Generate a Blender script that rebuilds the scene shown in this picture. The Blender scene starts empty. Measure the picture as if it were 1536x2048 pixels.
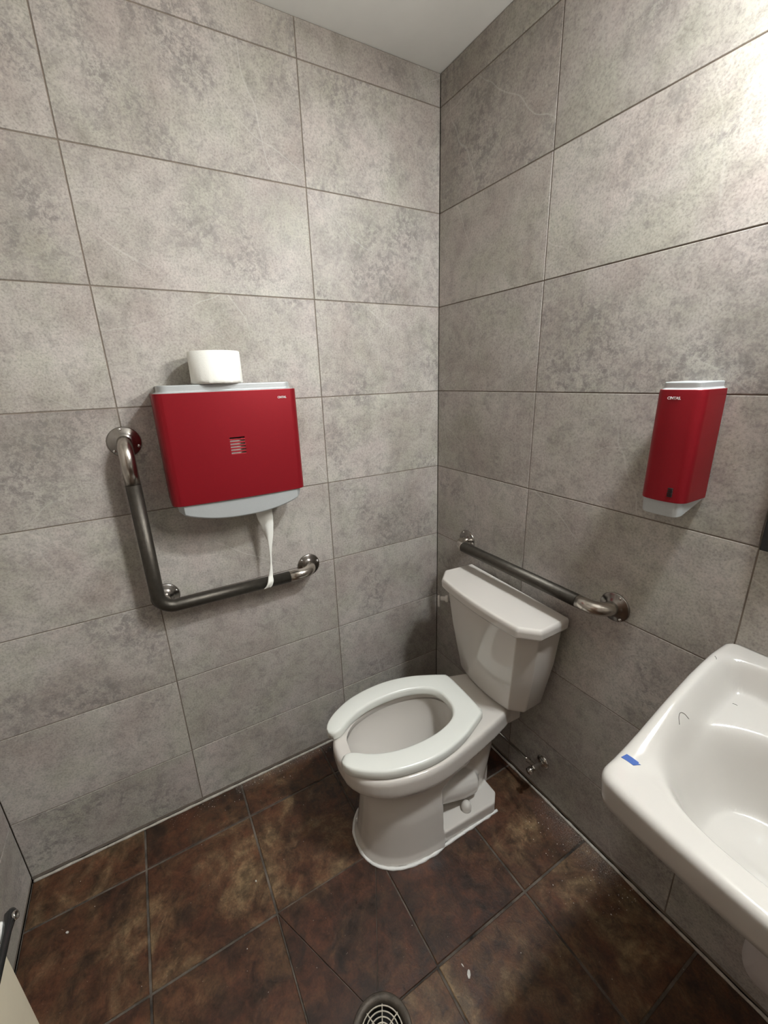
import bpy, bmesh, math, random
from mathutils import Vector, Matrix, noise

random.seed(7)
SC = bpy.context.scene
COL = SC.collection
PI = math.pi

# ------------------------------------------------------------------ camera, world, exposure
CAM = Vector((1.41293, -1.07673, 1.52584))
YAW, PITCH, ROLL, FPX = 1.052988, -0.308917, -0.033553, 837.499
fw = Vector((-math.sin(YAW) * math.cos(PITCH), math.cos(YAW) * math.cos(PITCH), math.sin(PITCH)))
rt = fw.cross(Vector((0, 0, 1))).normalized()
up = rt.cross(fw)
rt2 = rt * math.cos(ROLL) + up * math.sin(ROLL)
up2 = -rt * math.sin(ROLL) + up * math.cos(ROLL)
cd = bpy.data.cameras.new('camera')
cam = bpy.data.objects.new('camera', cd)
COL.objects.link(cam)
cam.matrix_world = Matrix(((rt2.x, up2.x, -fw.x, CAM.x), (rt2.y, up2.y, -fw.y, CAM.y),
                           (rt2.z, up2.z, -fw.z, CAM.z), (0, 0, 0, 1)))
cd.sensor_fit = 'VERTICAL'
cd.sensor_height = 24.0
cd.lens = FPX * 24.0 / 2048.0
cd.clip_start = 0.02
SC.camera = cam

w = bpy.data.worlds.new('world')
SC.world = w
w.use_nodes = True
w.node_tree.nodes['Background'].inputs[0].default_value = (0.5, 0.5, 0.5, 1)
w.node_tree.nodes['Background'].inputs[1].default_value = 0.0

SC.view_settings.view_transform = 'Standard'
SC.view_settings.look = 'None'
SC.view_settings.gamma = 1.0
SC.view_settings.use_curve_mapping = False
SC.view_settings.exposure = 0.0
LAMP_STRENGTH = 158.0
DOWN_STRENGTH = 385.0
LAMP_COLOR = (1.0, 0.985, 0.945, 1)

# room sizes (metres, corner of the two tiled walls at the origin)
RX, RY, RZ = 3.00, -1.639, 2.4813
Z0, ROWH = 2.3896, 0.3064


# ------------------------------------------------------------------ helpers
def link(o, parent=None):
    COL.objects.link(o)
    if parent is not None:
        o.parent = parent
    return o


def mesh_obj(name, verts, faces, mat, parent=None, smooth=True):
    me = bpy.data.meshes.new(name)
    me.from_pydata([tuple(v) for v in verts], [], faces)
    me.update()
    bm = bmesh.new()
    bm.from_mesh(me)
    bmesh.ops.recalc_face_normals(bm, faces=bm.faces)
    bm.to_mesh(me)
    bm.free()
    for p in me.polygons:
        p.use_smooth = smooth
    o = bpy.data.objects.new(name, me)
    if mat:
        me.materials.append(mat)
    return link(o, parent)


def bm_obj(name, bm, mat, parent=None, smooth=True):
    bmesh.ops.recalc_face_normals(bm, faces=bm.faces)
    me = bpy.data.meshes.new(name)
    bm.to_mesh(me)
    bm.free()
    for p in me.polygons:
        p.use_smooth = smooth
    if mat:
        me.materials.append(mat)
    o = bpy.data.objects.new(name, me)
    return link(o, parent)


def bevel(o, wd, seg=3, ang=35):
    m = o.modifiers.new('bevel', 'BEVEL')
    m.width = wd
    m.segments = seg
    m.limit_method = 'ANGLE'
    m.angle_limit = math.radians(ang)
    m.harden_normals = True
    return o


def bake(o):
    """apply the modifiers of o into its own mesh"""
    dg = bpy.context.evaluated_depsgraph_get()
    dg.update()
    me = bpy.data.meshes.new_from_object(o.evaluated_get(dg))
    o.modifiers.clear()
    old = o.data
    me.name = old.name
    o.data = me
    return o


def cut(o, cutter, self_=False):
    m = o.modifiers.new('cut', 'BOOLEAN')
    m.operation = 'DIFFERENCE'
    m.solver = 'EXACT'
    m.object = cutter
    m.use_self = self_
    bake(o)
    bpy.data.objects.remove(cutter)
    return o


def thing(name, label, cat, loc=(0, 0, 0), rotz=0.0, group=None):
    o = bpy.data.objects.new(name, None)
    o.empty_display_size = 0.05
    o.location = loc
    o.rotation_euler = (0, 0, rotz)
    link(o)
    return tag(o, label, cat, group)


def tag(o, label, cat, group=None, kind=None):
    o['label'] = label
    o['category'] = cat
    if group:
        o['group'] = group
    if kind:
        o['kind'] = kind
    return o


def add_box(bm, x0, x1, y0, y1, z0, z1):
    vs = [bm.verts.new((x, y, z)) for x in (x0, x1) for y in (y0, y1) for z in (z0, z1)]
    for f in ((0, 1, 3, 2), (4, 6, 7, 5), (0, 4, 5, 1), (2, 3, 7, 6), (0, 2, 6, 4), (1, 5, 7, 3)):
        bm.faces.new([vs[i] for i in f])
    return vs


def box(name, x0, x1, y0, y1, z0, z1, mat, parent=None, bev=0.0, seg=3):
    bm = bmesh.new()
    add_box(bm, x0, x1, y0, y1, z0, z1)
    o = bm_obj(name, bm, mat, parent, smooth=bev > 0)
    if bev:
        bevel(o, bev, seg)
    return o


def loft_data(rings, cap0=True, cap1=True):
    """closed rings of equal length"""
    n = len(rings[0])
    V = [v for r in rings for v in r]
    F = []
    for k in range(len(rings) - 1):
        for i in range(n):
            j = (i + 1) % n
            F.append((k * n + i, k * n + j, (k + 1) * n + j, (k + 1) * n + i))
    if cap0:
        F.append(tuple(range(n - 1, -1, -1)))
    if cap1:
        b = (len(rings) - 1) * n
        F.append(tuple(range(b, b + n)))
    return V, F


def loft(name, rings, mat, parent=None, cap0=True, cap1=True, smooth=True):
    V, F = loft_data(rings, cap0, cap1)
    return mesh_obj(name, V, F, mat, parent, smooth)


def merge_data(parts):
    V, F = [], []
    for v, f in parts:
        b = len(V)
        V += v
        F += [tuple(i + b for i in q) for q in f]
    return V, F


def fillet(pts, rad, seg=10):
    """round the inner corners of a polyline"""
    pts = [Vector(p) for p in pts]
    out = [pts[0]]
    for i in range(1, len(pts) - 1):
        p = pts[i]
        a = (pts[i - 1] - p)
        b = (pts[i + 1] - p)
        r = rad if not isinstance(rad, (list, tuple)) else rad[i - 1]
        da, db = a.normalized(), b.normalized()
        ang = da.angle(db)
        t = min(r / math.tan(ang / 2), a.length * 0.95, b.length * 0.95)
        r = t * math.tan(ang / 2)
        c = p + (da + db).normalized() * (r / math.sin(ang / 2))
        s, e = p + da * t - c, p + db * t - c
        tot = s.angle(e)
        ax = s.cross(e).normalized()
        for k in range(seg + 1):
            out.append(c + Matrix.Rotation(tot * k / seg, 3, ax) @ s)
    out.append(pts[-1])
    return out


def tube_data(pts, rad, n=24, cap=True):
    pts = [Vector(p) for p in pts]
    rings = []
    d0 = (pts[1] - pts[0]).normalized()
    u = d0.orthogonal().normalized()
    for i, p in enumerate(pts):
        if i == 0:
            d = d0
        elif i == len(pts) - 1:
            d = (pts[i] - pts[i - 1]).normalized()
        else:
            d = ((pts[i + 1] - p).normalized() + (p - pts[i - 1]).normalized()).normalized()
        u = (u - d * u.dot(d)).normalized()
        v = d.cross(u)
        r = rad[i] if isinstance(rad, (list, tuple)) else rad
        rings.append([p + (u * math.cos(2 * PI * k / n) + v * math.sin(2 * PI * k / n)) * r for k in range(n)])
    return loft_data(rings, cap, cap)


def tube(name, pts, rad, mat, parent=None, n=24, cap=True):
    V, F = tube_data(pts, rad, n, cap)
    return mesh_obj(name, V, F, mat, parent)


def cut_path(pts, s0, s1):
    """piece of a polyline between two arc lengths"""
    pts = [Vector(p) for p in pts]
    out, acc = [], 0.0
    for a, b in zip(pts, pts[1:]):
        L = (b - a).length
        if L < 1e-9:
            continue
        lo, hi = max(s0, acc), min(s1, acc + L)
        if hi > lo + 1e-9:
            p, q = a.lerp(b, (lo - acc) / L), a.lerp(b, (hi - acc) / L)
            if not out:
                out.append(p)
            out.append(q)
        acc += L
    return out


def path_len(pts):
    return sum((Vector(b) - Vector(a)).length for a, b in zip(pts, pts[1:]))


def lathe_data(prof, origin, axis, n=40):
    """prof: (radius, height along axis) list, first and last radius may be 0"""
    axis = Vector(axis).normalized()
    u = axis.orthogonal().normalized()
    v = axis.cross(u)
    origin = Vector(origin)
    V, F, idx = [], [], []
    for r, h in prof:
        if r < 1e-6:
            idx.append([len(V)])
            V.append(origin + axis * h)
        else:
            b = len(V)
            idx.append(list(range(b, b + n)))
            V += [origin + axis * h + (u * math.cos(2 * PI * k / n) + v * math.sin(2 * PI * k / n)) * r for k in range(n)]
    for a, b in zip(idx, idx[1:]):
        for k in range(n):
            j = (k + 1) % n
            if len(a) == 1 and len(b) == 1:
                continue
            if len(a) == 1:
                F.append((a[0], b[k], b[j]))
            elif len(b) == 1:
                F.append((a[k], b[0], a[j]))
            else:
                F.append((a[k], b[k], b[j], a[j]))
    return V, F


def lathe(name, prof, origin, axis, mat, parent=None, n=40):
    V, F = lathe_data(prof, origin, axis, n)
    return mesh_obj(name, V, F, mat, parent)


def catmull(P, n, closed=False):
    """n points evenly spaced along a Catmull-Rom curve through P"""
    P = [Vector(p) for p in P]
    dense = []
    m = len(P)
    rng = range(m) if closed else range(m - 1)
    for i in rng:
        p0 = P[(i - 1) % m] if closed or i > 0 else P[0] * 2 - P[1]
        p1, p2 = P[i], P[(i + 1) % m]
        p3 = P[(i + 2) % m] if closed or i + 2 < m else P[-1] * 2 - P[-2]
        for k in range(24):
            t = k / 24
            dense.append(0.5 * ((2 * p1) + (p2 - p0) * t + (2 * p0 - 5 * p1 + 4 * p2 - p3) * t * t + (3 * p1 - p0 - 3 * p2 + p3) * t ** 3))
    dense.append(P[0] if closed else P[-1])
    L = [0]
    for a, b in zip(dense, dense[1:]):
        L.append(L[-1] + (b - a).length)
    out, j = [], 0
    cnt = n if not closed else n + 1
    for k in range(cnt):
        s = L[-1] * k / (cnt - 1)
        while j < len(L) - 2 and L[j + 1] < s:
            j += 1
        d = L[j + 1] - L[j]
        out.append(dense[j].lerp(dense[j + 1], 0 if d < 1e-12 else (s - L[j]) / d))
    return out[:-1] if closed else out


def smooth01(t):
    t = max(0.0, min(1.0, t))
    return t * t * (3 - 2 * t)


def interp(x, tab):
    if x <= tab[0][0]:
        return tab[0][1]
    for (a, b), (c, d) in zip(tab, tab[1:]):
        if x <= c:
            return b + (d - b) * (x - a) / (c - a)
    return tab[-1][1]


# ------------------------------------------------------------------ materials
def new_mat(name):
    m = bpy.data.materials.new(name)
    m.use_nodes = True
    nt = m.node_tree
    return m, nt, nt.nodes['Principled BSDF']


def N(nt, kind, **kw):
    n = nt.nodes.new(kind)
    for k, v in kw.items():
        if k == 'op':
            n.operation = v
        elif k == 'blend':
            n.data_type = 'RGBA'
            n.blend_type = v
        elif k.startswith('i_'):
            n.inputs[k[2:].replace('_', ' ')].default_value = v
        else:
            setattr(n, k, v)
    return n


def ramp(nt, src, stops):
    r = nt.nodes.new('ShaderNodeValToRGB')
    el = r.color_ramp.elements
    while len(el) < len(stops):
        el.new(0.5)
    for e, (p, c) in zip(el, stops):
        e.position = p
        e.color = c if isinstance(c, tuple) else (c, c, c, 1)
    nt.links.new(src, r.inputs[0])
    return r.outputs[0]


def noise_tex(nt, vec, scale, detail=6, rough=0.6, dist=0.0):
    n = nt.nodes.new('ShaderNodeTexNoise')
    n.inputs['Scale'].default_value = scale
    n.inputs['Detail'].default_value = detail
    n.inputs['Roughness'].default_value = rough
    n.inputs['Distortion'].default_value = dist
    nt.links.new(vec, n.inputs['Vector'])
    return n.outputs['Fac']


def mathn(nt, op, a, b=None, clamp=False):
    n = nt.nodes.new('ShaderNodeMath')
    n.operation = op
    n.use_clamp = clamp
    for i, s in enumerate((a, b)):
        if s is None:
            continue
        if isinstance(s, (int, float)):
            n.inputs[i].default_value = s
        else:
            nt.links.new(s, n.inputs[i])
    return n.outputs[0]


def mixc(nt, blend, fac, a, b):
    n = nt.nodes.new('ShaderNodeMix')
    n.data_type = 'RGBA'
    n.blend_type = blend
    for sock, s in ((n.inputs['Factor'], fac), (n.inputs['A'], a), (n.inputs['B'], b)):
        pass
    ins = [n.inputs[0], n.inputs[6], n.inputs[7]]
    for sock, s in zip(ins, (fac, a, b)):
        if isinstance(s, (int, float)):
            sock.default_value = s
        elif isinstance(s, tuple):
            sock.default_value = s
        else:
            nt.links.new(s, sock)
    return n.outputs[2]


def plain(name, col, rough=0.5, metal=0.0, bump=0.0, bscale=200, var=0.06, vscale=12, coat=0.0, spec=0.5):
    m, nt, b = new_mat(name)
    tc = nt.nodes.new('ShaderNodeTexCoord')
    v = tc.outputs['Object']
    f = noise_tex(nt, v, vscale, 5)
    c0 = tuple(max(0, x * (1 - var)) for x in col[:3]) + (1,)
    c1 = tuple(min(1, x * (1 + var)) for x in col[:3]) + (1,)
    nt.links.new(ramp(nt, f, [(0.3, c0), (0.7, c1)]), b.inputs['Base Color'])
    b.inputs['Roughness'].default_value = rough
    b.inputs['Metallic'].default_value = metal
    b.inputs['Coat Weight'].default_value = coat
    b.inputs['Coat Roughness'].default_value = 0.05
    b.inputs['Specular IOR Level'].default_value = spec
    if bump:
        bp = nt.nodes.new('ShaderNodeBump')
        bp.inputs['Strength'].default_value = bump
        bp.inputs['Distance'].default_value = 0.002
        nt.links.new(noise_tex(nt, v, bscale, 3), bp.inputs['Height'])
        nt.links.new(bp.outputs[0], b.inputs['Normal'])
    return m


def wall_tile_mat():
    m, nt, b = new_mat('stone_look_tile')
    tc = nt.nodes.new('ShaderNodeTexCoord')
    at = nt.nodes.new('ShaderNodeAttribute')
    at.attribute_name = 'tile_rand'
    rnd = at.outputs['Fac']
    cx = nt.nodes.new('ShaderNodeCombineXYZ')
    nt.links.new(mathn(nt, 'MULTIPLY', rnd, 13.7), cx.inputs[0])
    nt.links.new(mathn(nt, 'MULTIPLY', rnd, 7.3), cx.inputs[1])
    nt.links.new(mathn(nt, 'MULTIPLY', rnd, 21.1), cx.inputs[2])
    va = nt.nodes.new('ShaderNodeVectorMath')
    nt.links.new(tc.outputs['Object'], va.inputs[0])
    nt.links.new(cx.outputs[0], va.inputs[1])
    v = va.outputs[0]
    big = noise_tex(nt, v, 3.2, 7, 0.62, 0.3)
    mid = noise_tex(nt, v, 22.0, 8, 0.72, 0.4)
    fine = noise_tex(nt, v, 190.0, 4, 0.7)
    base = ramp(nt, big, [(0.28, (0.318, 0.284, 0.252, 1)), (0.5, (0.412, 0.382, 0.347, 1)), (0.72, (0.498, 0.470, 0.434, 1))])
    base = mixc(nt, 'MULTIPLY', 0.9, base, ramp(nt, mid, [(0.3, 0.66), (0.5, 0.98), (0.72, 1.12)]))
    hue = ramp(nt, noise_tex(nt, v, 6.0, 4, 0.6), [(0.35, (1.0, 0.965, 0.98, 1)), (0.5, (1, 1, 1, 1)), (0.65, (0.97, 1.0, 0.955, 1))])
    base = mixc(nt, 'MULTIPLY', 1.0, base, hue)
    base = mixc(nt, 'MULTIPLY', 0.9, base, ramp(nt, fine, [(0.32, 0.66), (0.5, 1.0), (0.68, 1.16)]))
    # pitted darker patches of the stone print
    pk = mathn(nt, 'MULTIPLY', mathn(nt, 'SUBTRACT', mathn(nt, 'FRACT', mathn(nt, 'MULTIPLY', rnd, 33.3)), .5), .16)
    pm = ramp(nt, mathn(nt, 'ADD', pk, noise_tex(nt, v, 4.5, 6, 0.65, 0.5)), [(0.49, 0.0), (0.64, 1.0)])
    pt = ramp(nt, noise_tex(nt, v, 52.0, 8, 0.78, 0.3), [(0.47, 0.0), (0.57, 1.0)])
    pf = mathn(nt, 'MULTIPLY', mathn(nt, 'MULTIPLY', pm, pt), 0.80)
    base = mixc(nt, 'MIX', pf, base, (0.20, 0.185, 0.175, 1))
    # sparse small pits
    sp = ramp(nt, noise_tex(nt, v, 80.0, 3, 0.7), [(0.69, 0.0), (0.74, 0.5)])
    base = mixc(nt, 'MIX', sp, base, (0.17, 0.15, 0.14, 1))
    # thin pale veins
    sp3 = nt.nodes.new('ShaderNodeSeparateXYZ')
    nt.links.new(v, sp3.inputs[0])
    ln = None
    for kx, kz, per, wid in ((.62, 1.0, 2.3, .0055), (-.35, 1.0, 1.7, .0032), (1.0, .35, 1.3, .0030)):
        q = mathn(nt, 'ADD', mathn(nt, 'MULTIPLY', mathn(nt, 'ADD', sp3.outputs[0], sp3.outputs[1]), kx), mathn(nt, 'MULTIPLY', sp3.outputs[2], kz))
        q = mathn(nt, 'ADD', mathn(nt, 'MULTIPLY', q, per), mathn(nt, 'MULTIPLY', noise_tex(nt, v, 2.5 + per, 2, 0.5), .26))
        q = mathn(nt, 'ABSOLUTE', mathn(nt, 'SUBTRACT', mathn(nt, 'FRACT', q), .5))
        q = ramp(nt, q, [(0.0, 1.0), (wid, 0.0)])
        ln = q if ln is None else mathn(nt, 'MAXIMUM', ln, q)
    lm = ramp(nt, noise_tex(nt, v, 2.4, 3, 0.5), [(0.50, 0.0), (0.62, 0.42)])
    base = mixc(nt, 'MIX', mathn(nt, 'MULTIPLY', ln, lm), base, (0.60, 0.59, 0.56, 1))
    # every tile of its own batch tone
    tone = ramp(nt, mathn(nt, 'FRACT', mathn(nt, 'MULTIPLY', rnd, 91.7)), [(0.0, (0.88, 0.87, 0.87, 1)), (1.0, (1.06, 1.06, 1.055, 1))])
    base = mixc(nt, 'MULTIPLY', 1.0, base, tone)
    nt.links.new(base, b.inputs['Base Color'])
    nt.links.new(ramp(nt, mid, [(0.3, 0.48), (0.7, 0.62)]), b.inputs['Roughness'])
    bp = nt.nodes.new('ShaderNodeBump')
    bp.inputs['Strength'].default_value = 0.25
    bp.inputs['Distance'].default_value = 0.0015
    h = mathn(nt, 'SUBTRACT', mathn(nt, 'ADD', mathn(nt, 'MULTIPLY', mid, 0.8), mathn(nt, 'MULTIPLY', fine, 0.45)), mathn(nt, 'MULTIPLY', pf, 0.8))
    nt.links.new(h, bp.inputs['Height'])
    nt.links.new(bp.outputs[0], b.inputs['Normal'])
    return m


def floor_tile_mat():
    m, nt, b = new_mat('brown_slate_tile')
    tc = nt.nodes.new('ShaderNodeTexCoord')
    at = nt.nodes.new('ShaderNodeAttribute')
    at.attribute_name = 'tile_rand'
    rnd = at.outputs['Fac']
    cx = nt.nodes.new('ShaderNodeCombineXYZ')
    for i, k in enumerate((17.7, 9.3, 5.1)):
        nt.links.new(mathn(nt, 'MULTIPLY', rnd, k), cx.inputs[i])
    va = nt.nodes.new('ShaderNodeVectorMath')
    nt.links.new(tc.outputs['Object'], va.inputs[0])
    nt.links.new(cx.outputs[0], va.inputs[1])
    v = va.outputs[0]
    big = noise_tex(nt, v, 5.5, 9, 0.66, 0.6)
    mid = noise_tex(nt, v, 26.0, 8, 0.72, 0.5)
    fine = noise_tex(nt, v, 160.0, 4, 0.7)
    t2 = mathn(nt, 'FRACT', mathn(nt, 'MULTIPLY', rnd, 57.3))
    k = mathn(nt, 'ADD', big, mathn(nt, 'MULTIPLY', mathn(nt, 'SUBTRACT', t2, 0.5), 0.22))
    base = ramp(nt, k, [(0.30, (0.013, 0.006, 0.003, 1)), (0.43, (0.037, 0.0165, 0.0075, 1)), (0.55, (0.082, 0.040, 0.017, 1)), (0.69, (0.200, 0.130, 0.066, 1))])
    rust = ramp(nt, noise_tex(nt, v, 9.0, 6, 0.6, 0.8), [(0.42, 0.0), (0.62, 0.75)])
    base = mixc(nt, 'MIX', rust, base, (0.078, 0.025, 0.010, 1))
    base = mixc(nt, 'MULTIPLY', 1.0, base, ramp(nt, mid, [(0.3, 0.30), (0.5, 0.95), (0.68, 1.5)]))
    base = mixc(nt, 'MULTIPLY', 0.6, base, ramp(nt, fine, [(0.3, 0.5), (0.65, 1.3)]))
    # pale drywall dust lying along the two walls
    sx = nt.nodes.new('ShaderNodeSeparateXYZ')
    nt.links.new(tc.outputs['Object'], sx.inputs[0])
    dx = ramp(nt, sx.outputs[0], [(0.0, 1.0), (0.055, 0.0)])
    ny = mathn(nt, 'MULTIPLY', sx.outputs[1], -1.0)
    gy = ramp(nt, ny, [(0.55, 0.0), (0.68, 1.0), (1.05, 0.8), (1.25, 0.0)])
    dy = ramp(nt, ny, [(0.0, 1.0), (0.11, 0.0)])
    gx = ramp(nt, sx.outputs[0], [(0.62, 0.0), (0.76, 1.0), (0.95, 0.9), (1.2, 0.1)])
    dust = mathn(nt, 'ADD', mathn(nt, 'MULTIPLY', dx, gy), mathn(nt, 'MULTIPLY', dy, gx), True)
    grains = ramp(nt, noise_tex(nt, tc.outputs['Object'], 260.0, 3, 0.7), [(0.42, 0.0), (0.62, 1.0)])
    base = mixc(nt, 'MIX', mathn(nt, 'MULTIPLY', mathn(nt, 'MULTIPLY', dust, grains), 0.5), base, (0.40, 0.37, 0.33, 1))
    # small pale scuffs and grit
    grit = ramp(nt, noise_tex(nt, tc.outputs['Object'], 120.0, 2, 0.6, 0.5), [(0.735, 0.0), (0.77, 0.5)])
    base = mixc(nt, 'MIX', grit, base, (0.30, 0.25, 0.20, 1))
    nt.links.new(base, b.inputs['Base Color'])
    nt.links.new(ramp(nt, mid, [(0.3, 0.38), (0.7, 0.60)]), b.inputs['Roughness'])
    bp = nt.nodes.new('ShaderNodeBump')
    bp.inputs['Strength'].default_value = 0.45
    bp.inputs['Distance'].default_value = 0.003
    nt.links.new(mathn(nt, 'ADD', mid, mathn(nt, 'MULTIPLY', fine, 0.3)), bp.inputs['Height'])
    nt.links.new(bp.outputs[0], b.inputs['Normal'])
    return m


def emit(name, col, s):
    m = bpy.data.materials.new(name)
    m.use_nodes = True
    nt = m.node_tree
    nt.nodes.clear()
    e = nt.nodes.new('ShaderNodeEmission')
    e.inputs[0].default_value = col
    e.inputs[1].default_value = s
    o = nt.nodes.new('ShaderNodeOutputMaterial')
    nt.links.new(e.outputs[0], o.inputs[0])
    return m


M = dict(
    tile=wall_tile_mat(), floor=floor_tile_mat(),
    wall_grout=plain('wall_grout', (0.20, 0.165, 0.135), 0.9, bump=0.3, var=0.2, vscale=30),
    floor_grout=plain('floor_grout', (0.095, 0.078, 0.063), 0.95, bump=0.5, var=0.9, vscale=11),
    ceiling=plain('ceiling_paint', (0.74, 0.74, 0.71), 0.85, bump=0.05, var=0.02),
    caulk=plain('caulk', (0.43, 0.395, 0.345), 0.6, bump=0.4, bscale=150, var=0.25, vscale=60),
    white_caulk=plain('white_caulk', (0.74, 0.73, 0.70), 0.55, bump=0.4, bscale=150, var=0.1),
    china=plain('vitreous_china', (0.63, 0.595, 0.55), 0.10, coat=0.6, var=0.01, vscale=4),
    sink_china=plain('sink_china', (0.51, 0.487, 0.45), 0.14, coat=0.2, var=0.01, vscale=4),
    seat=plain('seat_plastic', (0.74, 0.75, 0.70), 0.25, var=0.01, vscale=5),
    red=plain('red_plastic', (0.275, 0.0065, 0.014), 0.40, 0.5, var=0.05, vscale=400, bump=0.05, bscale=700),
    silver=plain('silver_plastic', (0.50, 0.525, 0.53), 0.38, 0.35, var=0.04, vscale=500, bump=0.03, bscale=800),
    logo=plain('logo_print', (0.80, 0.78, 0.76), 0.5, var=0.02),
    paper=plain('tissue_paper', (0.86, 0.855, 0.80), 0.95, bump=0.25, bscale=300, var=0.02),
    core=plain('cardboard', (0.36, 0.27, 0.18), 0.9, bump=0.1, var=0.1),
    steel=plain('satin_steel', (0.55, 0.51, 0.46), 0.24, 1.0, var=0.06, vscale=30),
    grip=plain('peened_steel', (0.075, 0.067, 0.056), 0.42, 0.8, bump=0.25, bscale=420, var=0.15, vscale=60),
    flange=plain('flange_steel', (0.30, 0.28, 0.26), 0.22, 1.0, var=0.08, vscale=30),
    chrome=plain('chrome', (0.62, 0.61, 0.58), 0.12, 1.0, var=0.04),
    screw=plain('screw_steel', (0.75, 0.74, 0.72), 0.18, 1.0, var=0.02),
    black=plain('black_plastic', (0.012, 0.012, 0.012), 0.25, var=0.1),
    dark=plain('cavity_shade', (0.01, 0.008, 0.007), 0.9, var=0.1),  # near-black colour painting the shade inside slots and drain
    cream=plain('cream_enamel', (0.66, 0.60, 0.46), 0.45, bump=0.08, var=0.03),
    bin_white=plain('white_lid', (0.72, 0.72, 0.68), 0.4, var=0.02),
    tape=plain('blue_tape', (0.006, 0.060, 0.28), 0.6, bump=0.3, bscale=250, var=0.06),
    hair=plain('dark_hair', (0.03, 0.022, 0.016), 0.5, var=0.1),
    grate=plain('worn_steel', (0.50, 0.46, 0.38), 0.40, 0.8, bump=0.2, var=0.15, vscale=60),
    drain=plain('old_bronze', (0.085, 0.070, 0.055), 0.55, 0.5, bump=0.3, var=0.3, vscale=40),
    chip=plain('plaster_chip', (0.62, 0.60, 0.56), 0.9, var=0.15, vscale=80),
    foam=plain('pipe_wrap', (0.50, 0.47, 0.46), 0.55, bump=0.15, var=0.05),
    trim=plain('painted_trim', (0.80, 0.79, 0.75), 0.5, var=0.02),
    lamp=emit('lit_diffuser', LAMP_COLOR, LAMP_STRENGTH),
    down=emit('lit_downlight', (0.94, 0.985, 1.0, 1), DOWN_STRENGTH),
    absorber=plain('absorber_brown', (0.10, 0.055, 0.03), 0.5, var=0.25, vscale=6),  # dark brown for the added light-absorbing panel
)
mm, nt, b = new_mat('mirror_glass')
b.inputs['Base Color'].default_value = (0.82, 0.84, 0.83, 1)
b.inputs['Metallic'].default_value = 1.0
b.inputs['Roughness'].default_value = 0.02
M['mirror'] = mm
mm, nt, b = new_mat('bowl_water')
b.inputs['Base Color'].default_value = (0.55, 0.54, 0.50, 1)
b.inputs['Roughness'].default_value = 0.03
M['water'] = mm


# ------------------------------------------------------------------ tiled surfaces
def inset_poly(P, d):
    """convex CCW polygon moved inwards by d"""
    n = len(P)
    out = []
    for i in range(n):
        a, p, c = Vector(P[i - 1]), Vector(P[i]), Vector(P[(i + 1) % n])
        e1, e2 = (p - a).normalized(), (c - p).normalized()
        n1, n2 = Vector((-e1.y, e1.x)), Vector((-e2.y, e2.x))
        k = 1 + n1.dot(n2)
        out.append(p + (n1 + n2) * (d / k))
    return out


def tiled(name, polys, mapf, gap, bev, depth, tile_m, grout_m, bounds, back):
    """bevelled tiles over one grout slab; mapf(u, v, h) -> world point"""
    V, F, R, MI = [], [], [], []
    for P in polys:
        hair = len(P) == 3
        ar = sum(P[i - 1][0] * P[i][1] - P[i][0] * P[i - 1][1] for i in range(len(P)))
        if ar < 0:
            P = P[::-1]
        r = random.random()
        n = len(P)
        if hair:
            r = .37
            A, B = inset_poly(P, .0009), inset_poly(P, .0016)
        else:
            A, B = inset_poly(P, gap / 2), inset_poly(P, gap / 2 + bev)
        o = len(V)
        V += [mapf(p.x, p.y, -depth) for p in A] + [mapf(p.x, p.y, -bev) for p in A] + [mapf(p.x, p.y, 0) for p in B]
        for i in range(n):
            j = (i + 1) % n
            for k in (0, 1):
                F.append((o + k * n + i, o + k * n + j, o + (k + 1) * n + j, o + (k + 1) * n + i))
                R.append(r)
                MI.append(0)
        F.append(tuple(range(o + 2 * n, o + 3 * n)))
        F.append(tuple(range(o + n - 1, o - 1, -1)))
        R += [r, r]
        MI += [0, 0]
    u0, u1, v0, v1 = bounds
    o = len(V)
    for h in (-depth * 0.8, -back):
        V += [mapf(u, v, h) for u, v in ((u0, v0), (u1, v0), (u1, v1), (u0, v1))]
    for f in ((0, 1, 2, 3), (7, 6, 5, 4), (0, 4, 5, 1), (1, 5, 6, 2), (2, 6, 7, 3), (3, 7, 4, 0)):
        F.append(tuple(o + i for i in f))
        R.append(0.5)
        MI.append(1)
    me = bpy.data.meshes.new(name)
    me.from_pydata([tuple(v) for v in V], [], F)
    at = me.attributes.new('tile_rand', 'FLOAT', 'FACE')
    at.data.foreach_set('value', R)
    me.materials.append(tile_m)
    me.materials.append(grout_m)
    me.polygons.foreach_set('material_index', MI)
    me.update()
    # outward normals: mapf may mirror, so test the first tile face
    a, bb, c = (Vector(mapf(*q)) for q in ((0, 0, 0), (1, 0, 0), (0, 1, 0)))
    nrm = (bb - a).cross(c - a)
    hdir = Vector(mapf(0, 0, 1)) - a
    if nrm.dot(hdir) < 0:
        me.flip_normals()
    ob = bpy.data.objects.new(name, me)
    ob['kind'] = 'structure'
    return link(ob)


def grid_polys(us, vs):
    return [[(a, c), (b_, c), (b_, d), (a, d)] for a, b_ in zip(us, us[1:]) for c, d in zip(vs, vs[1:])]


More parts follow.
